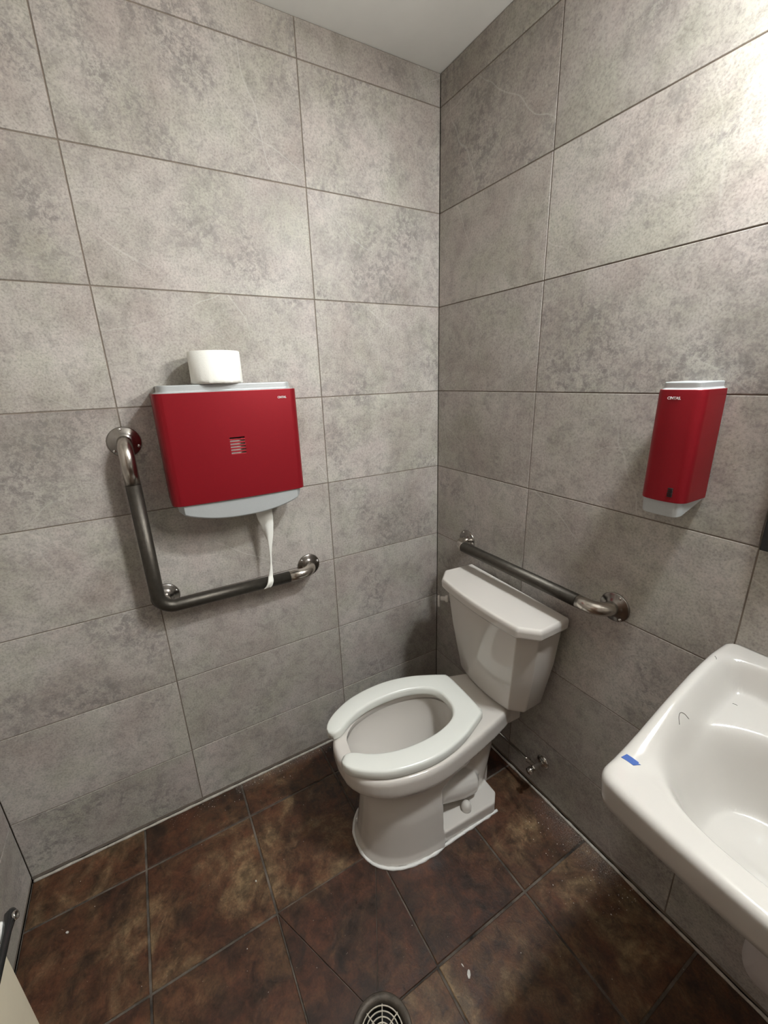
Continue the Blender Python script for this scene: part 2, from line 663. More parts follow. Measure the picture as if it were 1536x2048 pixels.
ROWS = [0.012] + [Z0 - k * ROWH for k in range(7, -1, -1)] + [RZ]
tiled('wall_left', grid_polys([RY, -1.1176, -0.5056, 0.0], ROWS), lambda u, v, h: Vector((h, u, v)),
      0.0032, 0.0008, 0.0022, M['tile'], M['wall_grout'], (RY, 0.0, 0, RZ), 0.1)
tiled('wall_back', grid_polys([0.0, 0.4896, 1.1016, 1.7136, RX], ROWS), lambda u, v, h: Vector((u, -h, v)),
      0.0032, 0.0008, 0.0022, M['tile'], M['wall_grout'], (0, RX, 0, RZ), 0.1)
tiled('wall_front', grid_polys([0.0, 0.42, 1.032, 1.644, RX], ROWS), lambda u, v, h: Vector((u, RY + h, v)),
      0.0032, 0.0008, 0.0022, M['tile'], M['wall_grout'], (0, RX, 0, RZ), 0.1)
tiled('wall_right', grid_polys([RY, -1.1176, -0.5056, 0.0], ROWS), lambda u, v, h: Vector((RX - h, u, v)),
      0.0032, 0.0008, 0.0022, M['tile'], M['wall_grout'], (RY, 0.0, 0, RZ), 0.1)

xs = [0.0, 0.160, 0.505, 0.850, 1.192, 1.534, 1.876, 2.218, RX]
ys = [RY, -1.315, -0.976, -0.637, -0.300, 0.0]
fp = []
for P in grid_polys(xs, ys):
    if abs(P[0][0] - 0.505) < 1e-6 and abs(P[0][1] + 0.976) < 1e-6:
        D = (0.850, -0.822)          # this tile is cut towards the drain
        fp += [[(0.505, -0.637), (0.850, -0.637), D], [(0.505, -0.976), (0.505, -0.637), D], [(0.505, -0.976), D, (0.850, -0.976)]]
    else:
        fp.append(P)
floor = tiled('floor', fp, lambda u, v, h: Vector((u, v, h)), 0.0068, 0.0018, 0.004, M['floor'], M['floor_grout'], (0, RX, RY, 0), 0.1)
DC = Vector((0.880, -0.827, 0))
cutter = lathe('drain_hole', [(0, -0.06), (0.0625, -0.06), (0.0625, 0.02), (0, 0.02)], DC, (0, 0, 1), None, n=64)
cut(floor, cutter, True)
floor['kind'] = 'structure'

o = box('bounce_absorber_1', .98, 1.92, RY + .001, RY + .04, .006, 2.1, M['absorber'], None, .002)  # unseen dark panel added behind the camera to cut bounced light
o['kind'] = 'structure'
bm = bmesh.new()
add_box(bm, -0.1, RX + 0.1, RY - 0.1, 0.1, RZ, RZ + 0.1)
o = bm_obj('ceiling', bm, M['ceiling'], smooth=False)
o['kind'] = 'structure'


def bead(name, pts, rad, mat, jitter=0.0012):
    """uneven sealant bead along the foot of a wall"""
    P = []
    for a, b_ in zip(pts, pts[1:]):
        a, b_ = Vector(a), Vector(b_)
        n = max(2, int((b_ - a).length / 0.012))
        P += [a.lerp(b_, k / n) for k in range(n)]
    P.append(Vector(pts[-1]))
    rr = [rad * (1 + 0.35 * noise.noise(p * 31.0)) for p in P]
    P = [p + Vector((noise.noise(p * 23), noise.noise(p * 29 + Vector((5, 1, 2))), 0)) * jitter for p in P]
    o = tube(name, P, rr, mat, n=10)
    return o


for nm, pts in (('caulk_bead_left', [(0.0075, -1.634, 0.002), (0.0075, -0.012, 0.002)]),
                ('caulk_bead_back', [(0.012, -0.0075, 0.002), (RX - .02, -0.0075, 0.002)])):
    o = bead(nm, pts, 0.0046, M['caulk'])  # thin caulk beads where the walls meet the floor
    o['kind'] = 'structure'


# ------------------------------------------------------------------ light fixtures
t = thing('vanity_light', 'lit box light on the wall above the mirror', 'light', (1.455, 0, 2.03))
bm = bmesh.new()
add_box(bm, -0.255, 0.255, -0.118, 0.0, -0.066, -0.052)  # closed bottom plate, added to keep direct lamp light off the sink
add_box(bm, -0.255, 0.255, -0.118, 0.0, 0.052, 0.060)
add_box(bm, -0.22, 0.22, -0.020, 0.0, -0.052, 0.052)
bevel(bm_obj('housing', bm, M['steel'], t), .003, 2)
bevel(box('diffuser', -0.25, 0.25, -0.112, -0.0205, -0.0515, 0.0515, M['lamp'], t), .006, 2)

t = thing('ceiling_light', 'round lit downlight in the ceiling above the sink', 'light', (1.33, -0.19, RZ))
lathe('trim_ring', [(.088, .0), (.112, .0), (.112, .004), (.108, .008), (.092, .008), (.088, .004), (.088, 0)], (0, 0, 0), (0, 0, -1), M['trim'], t, 48)
lathe('diffuser', [(0, .001), (.0875, .001), (.0875, .004), (0, .004)], (0, 0, 0), (0, 0, -1), M['down'], t, 48)

# mirror over the sink
t = thing('mirror', 'black framed mirror on the tiled wall above the sink', 'mirror', (1.365, 0, 1.166))
bm = bmesh.new()
W2, HM, FR = 0.257, 0.70, 0.022
add_box(bm, -W2, -W2 + FR, -0.022, 0, 0, HM)
add_box(bm, W2 - FR, W2, -0.022, 0, 0, HM)
add_box(bm, -W2 + FR, W2 - FR, -0.022, 0, 0, FR)
add_box(bm, -W2 + FR, W2 - FR, -0.022, 0, HM - FR, HM)
bevel(bm_obj('frame', bm, M['black'], t, True), 0.002, 2)
box('glass', -W2 + FR, W2 - FR, -0.012, -0.004, FR, HM - FR, M['mirror'], t)


# ------------------------------------------------------------------ toilet
TA = math.radians(-2.5)
toilet = thing('toilet', 'white two-piece toilet with open-front seat standing in the corner', 'toilet', (0.475, -0.018, 0), TA)


def half_ring(ctrl, z, n=36):
    """ctrl: (half width, forward) from the rear centre to the front centre; returns a closed ring"""
    pts = catmull([Vector((a, f, 0)) for a, f in ctrl], n)
    right = [Vector((p.x, -p.y, z)) for p in pts]
    left = [Vector((-p.x, -p.y, z)) for p in pts[::-1]]
    return right + left[1:-1]


RIM = [(0, .030), (.06, .030), (.090, .045), (.108, .090), (.1185, .118), (.1225, .130), (.142, .20), (.166, .31), (.184, .42), (.181, .51), (.158, .60), (.118, .662), (.062, .698), (0, .706)]


def scaled(ctrl, kx, f0, f1):
    lo, hi = ctrl[0][1], ctrl[-1][1]
    return [(a * kx, f0 + (f - lo) / (hi - lo) * (f1 - f0)) for a, f in ctrl]


upper = [half_ring(scaled(RIM, .62, .16, .60), .235), half_ring(scaled(RIM, .78, .11, .635), .275), half_ring(scaled(RIM, .90, .06, .668), .308),
         half_ring(scaled(RIM, .955, .035, .692), .326), half_ring(scaled(RIM, .995, .025, .703), .336), half_ring(RIM, .352),
         half_ring(RIM, .385), half_ring(scaled(RIM, .985, .034, .702), .395), half_ring(scaled(RIM, .965, .040, .696), .400)]


def skirt(hw, fr, back=.40, z=0.0):
    d = fr - back
    return half_ring([(0, back), (hw * .5, back), (hw * .97, back + .002), (hw, back + d * .08), (hw * .985, back + d * .30), (hw * .90, back + d * .57), (hw * .68, back + d * .82), (hw * .36, back + d * .965), (0, fr)], z)


sk = [skirt(.158, .664, z=0.0), skirt(.157, .663, z=.006), skirt(.150, .652, z=.03), skirt(.146, .644, z=.08), skirt(.141, .635, z=.16), skirt(.137, .625, z=.23),
      skirt(.143, .624, .36, z=.26), skirt(.148, .63, .3, z=.285), skirt(.15, .64, .25, z=.31)]


def rbox(x, f0, f1, z0, z1, ch=0.0):
    P = [(-x, f1), (x, f1), (x, f0 + ch), (x - ch, f0), (-x + ch, f0), (-x, f0 + ch)]
    return loft_data([[Vector((a, -f, z)) for a, f in P] for z in (z0, z1)])


parts = [loft_data(upper), loft_data(sk), rbox(.146, .150, .43, 0.0, .052, .03), rbox(.055, .13, .42, .02, .30),
         rbox(.105, .03, .20, .32, .385)]
for s in (-1, 1):
    parts.append(tube_data([(s * .058, -.40, .17), (s * .064, -.37, .150), (s * .066, -.28, .118), (s * .066, -.235, .108), (s * .06, -.215, .104)], [.040, .058, .056, .052, .036], 20))
parts.append(tube_data([(0, -.205, .03), (0, -.19, .14), (0, -.175, .24), (0, -.16, .35)], [.078, .082, .085, .10], 28))
parts[1] = ([Vector((v.x * .955 + .0145 * (1 - smooth01((v.z - .18) / .12)), v.y, v.z)) for v in parts[1][0]], parts[1][1])
parts[2] = ([v + Vector((.008, 0, 0)) for v in parts[2][0]], parts[2][1])
V, F = merge_data(parts)
bowl = mesh_obj('bowl', V, F, M['china'], toilet)
md = bowl.modifiers.new('remesh', 'REMESH')
md.mode = 'VOXEL'
md.voxel_size = 0.0042
md.use_smooth_shade = True
md = bowl.modifiers.new('smooth', 'SMOOTH')
md.factor = 0.5
md.iterations = 5
bake(bowl)
CAV = [(0, .262), (.05, .266), (.090, .295), (.116, .35), (.132, .43), (.129, .52), (.105, .60), (.060, .648), (0, .660)]
cav = [half_ring(CAV, .45), half_ring(CAV, .392), half_ring(scaled(CAV, 1.06, .255, .667), .378), half_ring(scaled(CAV, 1.05, .256, .664), .35),
       half_ring(scaled(CAV, .93, .25, .63), .30), half_ring(scaled(CAV, .70, .245, .555), .24), half_ring(scaled(CAV, .50, .25, .47), .19), half_ring(scaled(CAV, .42, .255, .43), .15)]
cut(bowl, loft('bowl_cavity', cav, None, toilet))
lin = [half_ring(scaled(CAV, 1.045, .258, .664), .376)] + cav[3:]
nl = len(lin[0])
lin = [[Vector((p.x * .988, -.45 + (p.y + .45) * .992, p.z + .0006 * k)) for p in r] for k, r in enumerate(lin)]
LV, LF = loft_data(lin, False, True)
bmx = bmesh.new()
bmx.from_mesh(bowl.data)
vv = [bmx.verts.new(v) for v in LV]
for f in LF:
    bmx.faces.new([vv[i] for i in f[::-1]])
bmx.to_mesh(bowl.data)
bmx.free()
for p in bowl.data.polygons:
    p.use_smooth = True
md = bowl.modifiers.new('smooth', 'SMOOTH')
md.factor = 0.5
md.iterations = 2
bake(bowl)
wr = half_ring(scaled(CAV, .49, .256, .465), .197)
loft('water', [[Vector((p.x, p.y, z)) for p in wr] for z in (.192, .199)], M['water'], toilet)


def tank_ring(k, hwf, hws, hwb, ff, fs, bow, z, fb=0.0):
    """front facet, chamfer facet, side, back"""
    P = [(hwb, fb), (hws, fs)]
    for i in range(0, 9):
        x = hwf * (1 - i / 4)
        P.append((x, ff + bow * (1 - (x / hwf) ** 2)))
    P += [(-hws, fs), (-hwb, fb)]
    return [Vector((a, -f, z)) for a, f in P]


tk = [tank_ring(0, .112, .142, .138, .105, .072, .012, .403, .006), tank_ring(0, .124, .160, .156, .118, .078, .014, .412, .002),
      tank_ring(0, .132, .170, .165, .124, .082, .014, .43, .002), tank_ring(0, .160, .205, .199, .146, .098, .014, .61), tank_ring(0, .178, .2235, .216, .160, .112, .014, .768)]
tank = bevel(loft('tank', tk, M['china'], toilet), .004, 3, 22)
ld = [tank_ring(0, .186, .234, .228, .169, .120, .014, .756), tank_ring(0, .193, .243, .236, .177, .126, .014, .764), tank_ring(0, .194, .245, .238, .178, .128, .014, .790),
      tank_ring(0, .190, .240, .234, .174, .125, .014, .801)]
lid = bevel(loft('tank_lid', ld, M['china'], toilet), .007, 3, 22)

# flush lever on the left chamfer of the tank
lv = [(-.197, -.172, .706), (-.212, -.186, .708), (-.226, -.176, .700), (-.231, -.160, .684), (-.233, -.140, .662), (-.233, -.128, .648)]
V1, F1 = lathe_data([(0, 0), (.014, 0), (.014, .010), (.009, .014), (.009, .03), (0, .03)], (-.192, -.146, .703), (-.62, -.78, 0), 20)
bm = bmesh.new()
prof = [(0, .008), (.010, .013), (.024, .010), (.044, .006), (.052, .004)]
ringsL = []
for s, wd in prof:
    c = Vector((-.2165, -.1735, .712 - s * 0.9))
    nrm = Vector((-.62, -.78, 0))
    tg = Vector((.78, -.62, 0))
    ringsL.append([c + tg * (wd * a) + nrm * (b_ * .0045) + Vector((-.1, .15, 0)) * s * .2 for a, b_ in ((-1, -.6), (-.5, -1), (.5, -1), (1, -.6), (1, .6), (.5, 1), (-.5, 1), (-1, .6))])
V, F = merge_data([(V1, F1), loft_data(ringsL)])
mesh_obj('flush_lever', V, F, M['china'], toilet)

# open-front seat
outer = catmull([(0, .203, 0), (.06, .204, 0), (.098, .2065, 0), (.1075, .2095, 0), (.113, .2175, 0), (.138, .268, 0), (.166, .335, 0), (.184, .42, 0), (.184, .50, 0), (.168, .585, 0), (.138, .648, 0), (.105, .690, 0), (.078, .706, 0), (.060, .706, 0)], 44)
inner = catmull([(0, .283, 0), (.035, .287, 0), (.072, .310, 0), (.096, .352, 0), (.110, .41, 0), (.113, .475, 0), (.107, .535, 0), (.093, .585, 0), (.075, .625, 0), (.056, .652, 0), (.047, .672, 0), (.046, .693, 0)], 44)


def seat_data(z0, z1, dome):
    prof = [(0.0, 0.30), (0.012, .72), (.05, .95), (.12, 1.0), (.5, 1.0), (.88, 1.0), (.955, .95), (.99, .78), (1.0, .5)]
    rows = []
    seq = [(inner[i], outer[i], 1) for i in range(43, -1, -1)] + [(inner[i], outer[i], -1) for i in range(1, 44)]
    n = len(prof)
    rings = []
    for k, (a, b_, s) in enumerate(seq):
        end = min(k, len(seq) - 1 - k)
        sq = [.80, .96, 1.0][end] if end < 3 else 1.0
        r = []
        for t_, h in prof:
            p = a.lerp(b_, t_)
            r.append(Vector((s * p.x, -p.y, z0 + (z1 - z0) * h * sq)))
        for t_ in (1.0, .985, .5, .015, 0.0):
            p = a.lerp(b_, t_)
            r.append(Vector((s * p.x, -p.y, z0 if 0.01 < t_ < .99 else z0 + .002)))
        rings.append(r)
    return loft_data(rings)


V, F = seat_data(.404, .434, 0)
seat = mesh_obj('seat', V, F, M['seat'], toilet)
seat.rotation_euler = (0, 0, math.radians(-1.5))
for s in (-1, 1):
    lathe('seat_hinge', [(0, .397), (.014, .397), (.014, .410), (.010, .415), (0, .415)], (s * .072, -.207, 0), (0, 0, 1), M['seat'], toilet, 20)
for s in (-1, 1):
    lathe('bolt_cap', [(.0, 0), (.0185, 0), (.0185, .014), (.0158, .026), (.009, .034), (0, .036)], (.006 + s * .116, -.285, .051), (0, 0, 1), M['china'], toilet, 24)
# uneven white sealant round the foot
fc = [(.144, .165), (.1475, .30), (.1475, .40), (.1495, .45), (.1455, .52), (.131, .575), (.0965, .627), (.050, .656)]
fo = [.008, .008, .0115, .0145, .0145, .0145, .0145, .0145]
foot = catmull([(o_ - a, -f, .002) for (a, f), o_ in zip(fc, fo)] + [(.0145, -.6635, .002)] + [(o_ + a, -f, .002) for (a, f), o_ in list(zip(fc, fo))[::-1]], 220)
rr = [.0056 * (1 + .4 * noise.noise(p * 40)) for p in foot]
tube('caulk_bead', [p + Vector((noise.noise(p * 60), noise.noise(p * 60 + Vector((3, 3, 3))), 0)) * .0012 for p in foot], rr, M['white_caulk'], toilet, n=10)


# ------------------------------------------------------------------ grab bars
BR = 0.0195


def flange(parent, c, ax, spin=0.0, fr=0.0435):
    f = lathe('flange', [(0, 0), (fr, 0), (fr, .002), (fr - .003, .0048), (.031, .0062), (.0285, .0082), (.026, .0085), (.0235, .0125), (0, .0125)], c, ax, M['flange'], parent, 56)
    ax = Vector(ax)
    u = Vector((0, 0, 1))
    v = ax.cross(u)
    for k in range(3):
        a = spin + k * 2 * PI / 3
        p = Vector(c) + (u * math.cos(a) + v * math.sin(a)) * .0365 + ax * .0044
        lathe('screw', [(0, 0), (.0045, 0), (.0043, .0015), (.0028, .0028), (0, .0032)], p, ax, M['screw'], f, 16)
    return f


gb = thing('grab_bar', 'L-shaped steel grab bar with dark grip on the wall under the paper dispenser', 'grab bar', (0, -1.117, 0.866))
OUT = .060
PA, PC = (0, 0, .510), (0, .507, -.006)
path = fillet([(0.004, 0, .510), (OUT, 0, .510), (OUT, 0, 0), (OUT, .507, -.006), (0.004, .507, -.006)], [.05, .046, .05], 14)
L = path_len(path)
tube('bar_end', cut_path(path, 0, .148), BR, M['steel'], gb)
tube('bar_grip', cut_path(path, .148, L - .128), BR + .0004, M['grip'], gb)
tube('bar_end', cut_path(path, L - .128, L), BR, M['steel'], gb)
tube('support_post', [(.004, .020, .010), (.046, .018, .010)], .015, M['steel'], gb)
flange(gb, (0, 0, .510), (1, 0, 0), .15)
flange(gb, (0, .020, .010), (1, 0, 0), .9)
flange(gb, (0, .507, -.006), (1, 0, 0), .8)

gb = thing('grab_bar', 'straight steel grab bar with dark grip above the toilet tank', 'grab bar', (0.200, 0, 0.886))
path = fillet([(0, -.004, 0), (0, -.057, 0), (.626, -.057, .002), (.626, -.004, .002)], .046, 14)
L = path_len(path)
tube('bar_end', cut_path(path, 0, .078), BR, M['steel'], gb)
tube('bar_grip', cut_path(path, .078, L - .112), BR + .0004, M['grip'], gb)
tube('bar_end', cut_path(path, L - .112, L), BR, M['steel'], gb)
flange(gb, (0, 0, 0), (0, -1, 0), 0.5)
flange(gb, (.626, 0, .002), (0, -1, 0), -0.4)


# ------------------------------------------------------------------ dispensers
def u_ring(w2, depth, rad, th, z, bow=0.0, seg=8):
    """plan of a shell wrapped round the front of a box (back open), x sideways, y out of the wall"""
    def half(w_, d_, r_):
        P = [Vector((w_, 0.004, 0))]
        for k in range(seg + 1):
            a = PI / 2 * k / seg
            P.append(Vector((w_ - r_ + r_ * math.cos(a), d_ - r_ + r_ * math.sin(a), 0)))
        for k in (3, 2, 1):
            P.append(Vector(((w_ - r_) * k / 4, d_ + bow * (1 - (k / 4) ** 2), 0)))
        return P
    def full(w_, d_, r_):
        h = half(w_, d_, r_)
        return h + [Vector((0, d_ + bow, 0))] + [Vector((-p.x, p.y, 0)) for p in h[::-1]]
    a = full(w2, depth, rad)
    b_ = full(w2 - th, depth - th, max(rad - th, .002))[::-1]
    return [Vector((p.x, p.y, z)) for p in a + b_]


def solid_ring(w2, depth, rad, z, bow=0.0, seg=8, back=0.0, zf=None):
    P = [Vector((w2, back, z))]
    for k in range(seg + 1):
        a = PI / 2 * k / seg
        P.append(Vector((w2 - rad + rad * math.cos(a), depth - rad + rad * math.sin(a), z)))
    P.append(Vector((0, depth + bow, z)))
    P += [Vector((-p.x, p.y, p.z)) for p in P[-2::-1]]
    return P


def text_mesh(name, s, size, mat, parent, loc, rot, shear=0.0, width=1.0, thick=.0004):
    cu = bpy.data.curves.new(name, 'FONT')
    cu.body = s
    cu.size = size
    cu.align_x = 'CENTER'
    cu.align_y = 'CENTER'
    cu.extrude = thick
    cu.offset = size * 0.018
    cu.space_character = 0.98
    tmp = bpy.data.objects.new('tmp', cu)
    COL.objects.link(tmp)
    dg = bpy.context.evaluated_depsgraph_get()
    dg.update()
    me = bpy.data.meshes.new_from_object(tmp.evaluated_get(dg))
    bpy.data.objects.remove(tmp)
    me.name = name
    me.materials.clear()
    me.materials.append(mat)
    o = bpy.data.objects.new(name, me)
    link(o, parent)
    o.location = loc
    o.rotation_euler = rot
    o.scale = (width, 1, 1)
    return o


# paper dispenser: local x sideways, local y out of the wall, so the Empty is turned -90 degrees
pd = thing('paper_dispenser', 'red wall dispenser with silver top and curved silver chin', 'dispenser', (0, -0.8345, 1.19), -PI / 2)
# with this turn local x runs towards -y of the room and local y towards +x
PW, PDp = .1965, .136
box('back_plate', -PW + .008, PW - .008, 0.0, .022, -.002, .318, M['silver'], pd, .003)
cv = loft('cover', [u_ring(PW, PDp, .028, .003, z, .006) for z in (.006, .012, .16, .308, .3155)], M['red'], pd)
bmc = bmesh.new()
for k in range(6):
    add_box(bmc, -.022, .020, PDp - .02, PDp + .03, .140 + k * .0086, .1443 + k * .0086)
cut(cv, bm_obj('slots', bmc, None, pd, False))
for p in cv.data.polygons:
    p.use_smooth = False
m_ = cv.modifiers.new('bevel', 'BEVEL')
m_.width = .0009
m_.segments = 2
m_.limit_method = 'ANGLE'
m_.angle_limit = math.radians(50)
bevel(loft('top_cap', [solid_ring(PW - .006, PDp - .004, .026, z, .004) for z in (.300, .316)] + [solid_ring(PW - .016, PDp - .010, .022, z, .004) for z in (.318, .336)], M['silver'], pd), .003, 2)
box('paper_stack', -.045, .115, .026, PDp - .012, .03, .182, M['paper'], pd, .002)
# curved chin: lower edge bows down in the middle
V, F = [], []
nn = 28
for side in (0, 1):
    for i in range(nn + 1):
        x = (-1 + 2 * i / nn) * (PW - .014)
        t_ = abs(x) / (PW - .014)
        dip = -.020 - .034 * (1 - t_ ** 2.4) if t_ < .98 else -.014
        yf = PDp - .006 + .004 * (1 - t_ ** 2) - (.016 * max(0, (t_ - .9) / .1) ** 2)
        for (yy, zz) in ((yf, .012), (yf, dip + .004), (yf - .004, dip)) if side == 0 else ((yf - .10, dip + .014), (yf - .105, .012)):
            V.append(Vector((x, yy, zz)))
A = 3 * (nn + 1)
for i in range(nn):
    r = lambda k: [3 * k, 3 * k + 1, 3 * k + 2, A + 2 * k, A + 2 * k + 1]
    a, b_ = r(i), r(i + 1)
    for q in range(5):
        F.append((a[q], b_[q], b_[(q + 1) % 5], a[(q + 1) % 5]))
F += [(0, 1, 2, A, A + 1), (3 * nn, 3 * nn + 1, 3 * nn + 2, A + 2 * nn, A + 2 * nn + 1)]
bevel(mesh_obj('chin', V, F, M['silver'], pd), .0025, 2, 40)
text_mesh('logo', 'CINTAS.', .0080, M['logo'], pd, (-.146, PDp + .0028, .292), (PI / 2, 0, PI), width=.92)

# toilet paper roll standing on the dispenser
rl = thing('toilet_paper_roll', 'white toilet paper roll standing on top of the red paper dispenser', 'toilet paper', (.085, -.855, 1.5265))
RO, RI, RH = .069, .021, .086
lathe('paper', [(RI, .001), (RO - .002, .0), (RO, .002), (RO, RH - .002), (RO - .002, RH), (RI, RH), (RI, .001)], (0, 0, 0), (0, 0, 1), M['paper'], rl, 72)
lathe('core', [(RI - .0015, .002), (RI - .0002, .002), (RI - .0002, RH - .001), (RI - .0015, RH - .001), (RI - .0015, .002)], (0, 0, 0), (0, 0, 1), M['core'], rl, 48)
# loose outer sheet, wavy at its lower edge
V, F = [], []
for i in range(49):
    a = math.radians(-75 + 150 * i / 48) - .35
    wv = .0016 * math.sin(i * 1.3) + .001 * math.sin(i * .47)
    for rr_, z in ((RO + .0010 + abs(wv) * .8, .0012 + max(0, wv)), (RO + .0012, .010 + wv), (RO + .0006, RH - .002)):
        V.append(Vector((rr_ * math.cos(a), rr_ * math.sin(a), z)))
for i in range(48):
    for k in (0, 1):
        F.append((3 * i + k, 3 * i + 3 + k, 3 * i + 4 + k, 3 * i + 1 + k))
sh = mesh_obj('loose_sheet', V, F, M['paper'], rl)
md = sh.modifiers.new('solid', 'SOLIDIFY')
md.thickness = .0004

# tissue strip hanging from the dispenser down over the grab bar
P = [(.068, -.772, 1.160, .030, 8), (.068, -.768, 1.125, .028, 14), (.069, -.764, 1.075, .027, 26), (.070, -.762, 1.025, .0235, 38), (.071, -.763, .975, .0185, 52), (.073, -.766, .930, .010, 64),
     (.075, -.770, .900, .0045, 60), (.0755, -.773, .888, .003, 45), (.0845, -.777, .873, .006, 25), (.0830, -.783, .858, .010, 30), (.0785, -.790, .8475, .012, 30)]
V, F = [], []
nw = 8
dense = catmull([(p[0], p[1], p[2]) for p in P], 70)
for k, c in enumerate(dense):
    s = k / 69 * (len(P) - 1)
    i = min(int(s), len(P) - 2)
    f = s - i
    wd = P[i][3] * (1 - f) + P[i + 1][3] * f
    an = math.radians(P[i][4] * (1 - f) + P[i + 1][4] * f)
    for q in range(nw + 1):
        tq = -1 + 2 * q / nw
        fold = .0042 * math.sin(tq * 2.6 + k * .05) * min(1, wd / .012)
        d = Vector((math.sin(an) * .55, math.cos(an), 0))
        nr = Vector((math.cos(an), -math.sin(an), 0))
        V.append(c + d * wd * tq + nr * fold + Vector((0, 0, .0015 * noise.noise(c * 60 + Vector((tq, 0, 0))))))
for k in range(69):
    for q in range(nw):
        a = k * (nw + 1) + q
        F.append((a, a + 1, a + nw + 2, a + nw + 1))
ts = mesh_obj('tissue_strip', V, F, M['paper'])
md = ts.modifiers.new('solid', 'SOLIDIFY')
md.thickness = .0005
tag(ts, 'twisted white tissue strip hanging from the dispenser down over the L-shaped bar', 'tissue')

# soap dispenser (local x to the right, local y out of the wall -> turned 180 degrees)
sd = thing('soap_dispenser', 'narrow red wall soap dispenser with silver top and base, left of the mirror', 'dispenser', (.9425, 0, 1.2), PI)
SW, SD = .0465, .102
box('back_plate', -SW + .006, SW - .006, 0, .02, .048, .283, M['silver'], sd, .003)
sc_ = loft('cover', [u_ring(SW + e, SD - e2, .023, .003, z, .003) for z, e, e2 in ((.047, 0, 0), (.052, .0005, 0), (.17, .0005, .001), (.276, .0005, .002), (.284, 0, .003))], M['red'], sd)
bevel(sc_, .001, 2, 50)
bevel(loft('top_cap', [solid_ring(SW - .004, SD - .006, .016, .272, .002), solid_ring(SW - .004, SD - .006, .016, .284, .002), solid_ring(SW - .008, SD - .010, .014, .2865, .002), solid_ring(SW - .008, SD - .010, .014, .299, .002)], M['silver'], sd), .0025, 2)
r0 = solid_ring(SW - .003, SD - .004, .016, .056, .002)
r1 = solid_ring(SW - .005, SD - .007, .014, .0, .002)
for p in r1:
    p.z = .012 + .030 * max(0, 1 - p.y / (SD - .007)) ** .9
bevel(loft('base', [r1, r0], M['silver'], sd), .0025, 2)
bm = bmesh.new()
for k in range(5):
    add_box(bm, -.024, -.015, SD - .003, SD + .0035, .060 + k * .0042, .0625 + k * .0042)  # solid dark bars, slot shade put into their colour
bm_obj('slot_shade', bm, M['dark'], sd, False)
text_mesh('logo', 'CINTAS.', .0078, M['logo'], sd, (.005, SD + .0014, .267), (PI / 2, 0, PI), width=.92)


# ------------------------------------------------------------------ sink
SX0, SWD, SDP = 1.087, 0.508, 0.462
RIMZ = [(0, .932), (.03, .932), (.07, .931), (.115, .925), (.16, .915), (.2, .902), (.25, .885), (.29, .869), (.33, .853), (.37, .839), (.41, .829), (.44, .825), (.5, .824)]
DECKZ = [(0, .876), (.09, .872), (.14, .860), (.2, .846), (.3, .832), (.4, .824), (.5, .823)]


def sink_z(x, d):
    """x from the sink's left edge, d from the wall"""
    e = min(x, SWD - x)
    zr, zd = interp(d, RIMZ), interp(d, DECKZ)
    side = smooth01((e - .016) / .050)
    zd2 = zr + (zd - zr) * side
    bs = smooth01((d - .040 - .012 * smooth01(1 - (e - .03) / .08)) / .045)      # backsplash face
    z = interp(min(d, .03), RIMZ) * (1 - bs) + zd2 * bs if d < .14 else zd2
    cxr, cd_ = (x - SWD / 2) / .215, (d - .284) / .141
    r = (abs(cxr) ** 2.7 + abs(cd_) ** 2.5) ** (1 / 2.6)
    if r < 1.02:
        q = smooth01((1.02 - r) / .46)
        z -= .120 * q + .012 * smooth01(1 - r / .6)
    return z


def sink_outline(inset, rf, rb=.018, n=12):
    x0, x1, d0, d1 = inset, SWD - inset, 0.0, SDP - inset
    P = []
    def arc(cx_, cy_, r, a0, a1):
        for k in range(n + 1):
            a = a0 + (a1 - a0) * k / n
            P.append(Vector((cx_ + r * math.cos(a), cy_ + r * math.sin(a), 0)))
    def seg_(a, b_, k):
        for i in range(1, k):
            P.append(Vector(a).lerp(Vector(b_), i / k))
    bow = .012
    arc(x0 + rf, d1 - rf, rf, PI, PI / 2)
    m = 40
    for i in range(1, m):
        t_ = i / m
        P.append(Vector((x0 + rf + (x1 - x0 - 2 * rf) * t_, d1 + bow * 4 * t_ * (1 - t_), 0)))
    arc(x1 - rf, d1 - rf, rf, PI / 2, 0)
    seg_((x1, d1 - rf, 0), (x1, d0 + rb, 0), 44)
    arc(x1 - rb, d0 + rb, rb, 0, -PI / 2)
    seg_((x1 - rb, d0, 0), (x0 + rb, d0, 0), 40)
    arc(x0 + rb, d0 + rb, rb, -PI / 2, -PI)
    seg_((x0, d0 + rb, 0), (x0, d1 - rf, 0), 44)
    return P


base_o = sink_outline(0, .034)
ctr = Vector((SWD / 2, .285, 0))
rings = []


def zring(pts, f):
    return [Vector((p.x, -max(p.y, .0015), f(p))) for p in pts]


RE = .014
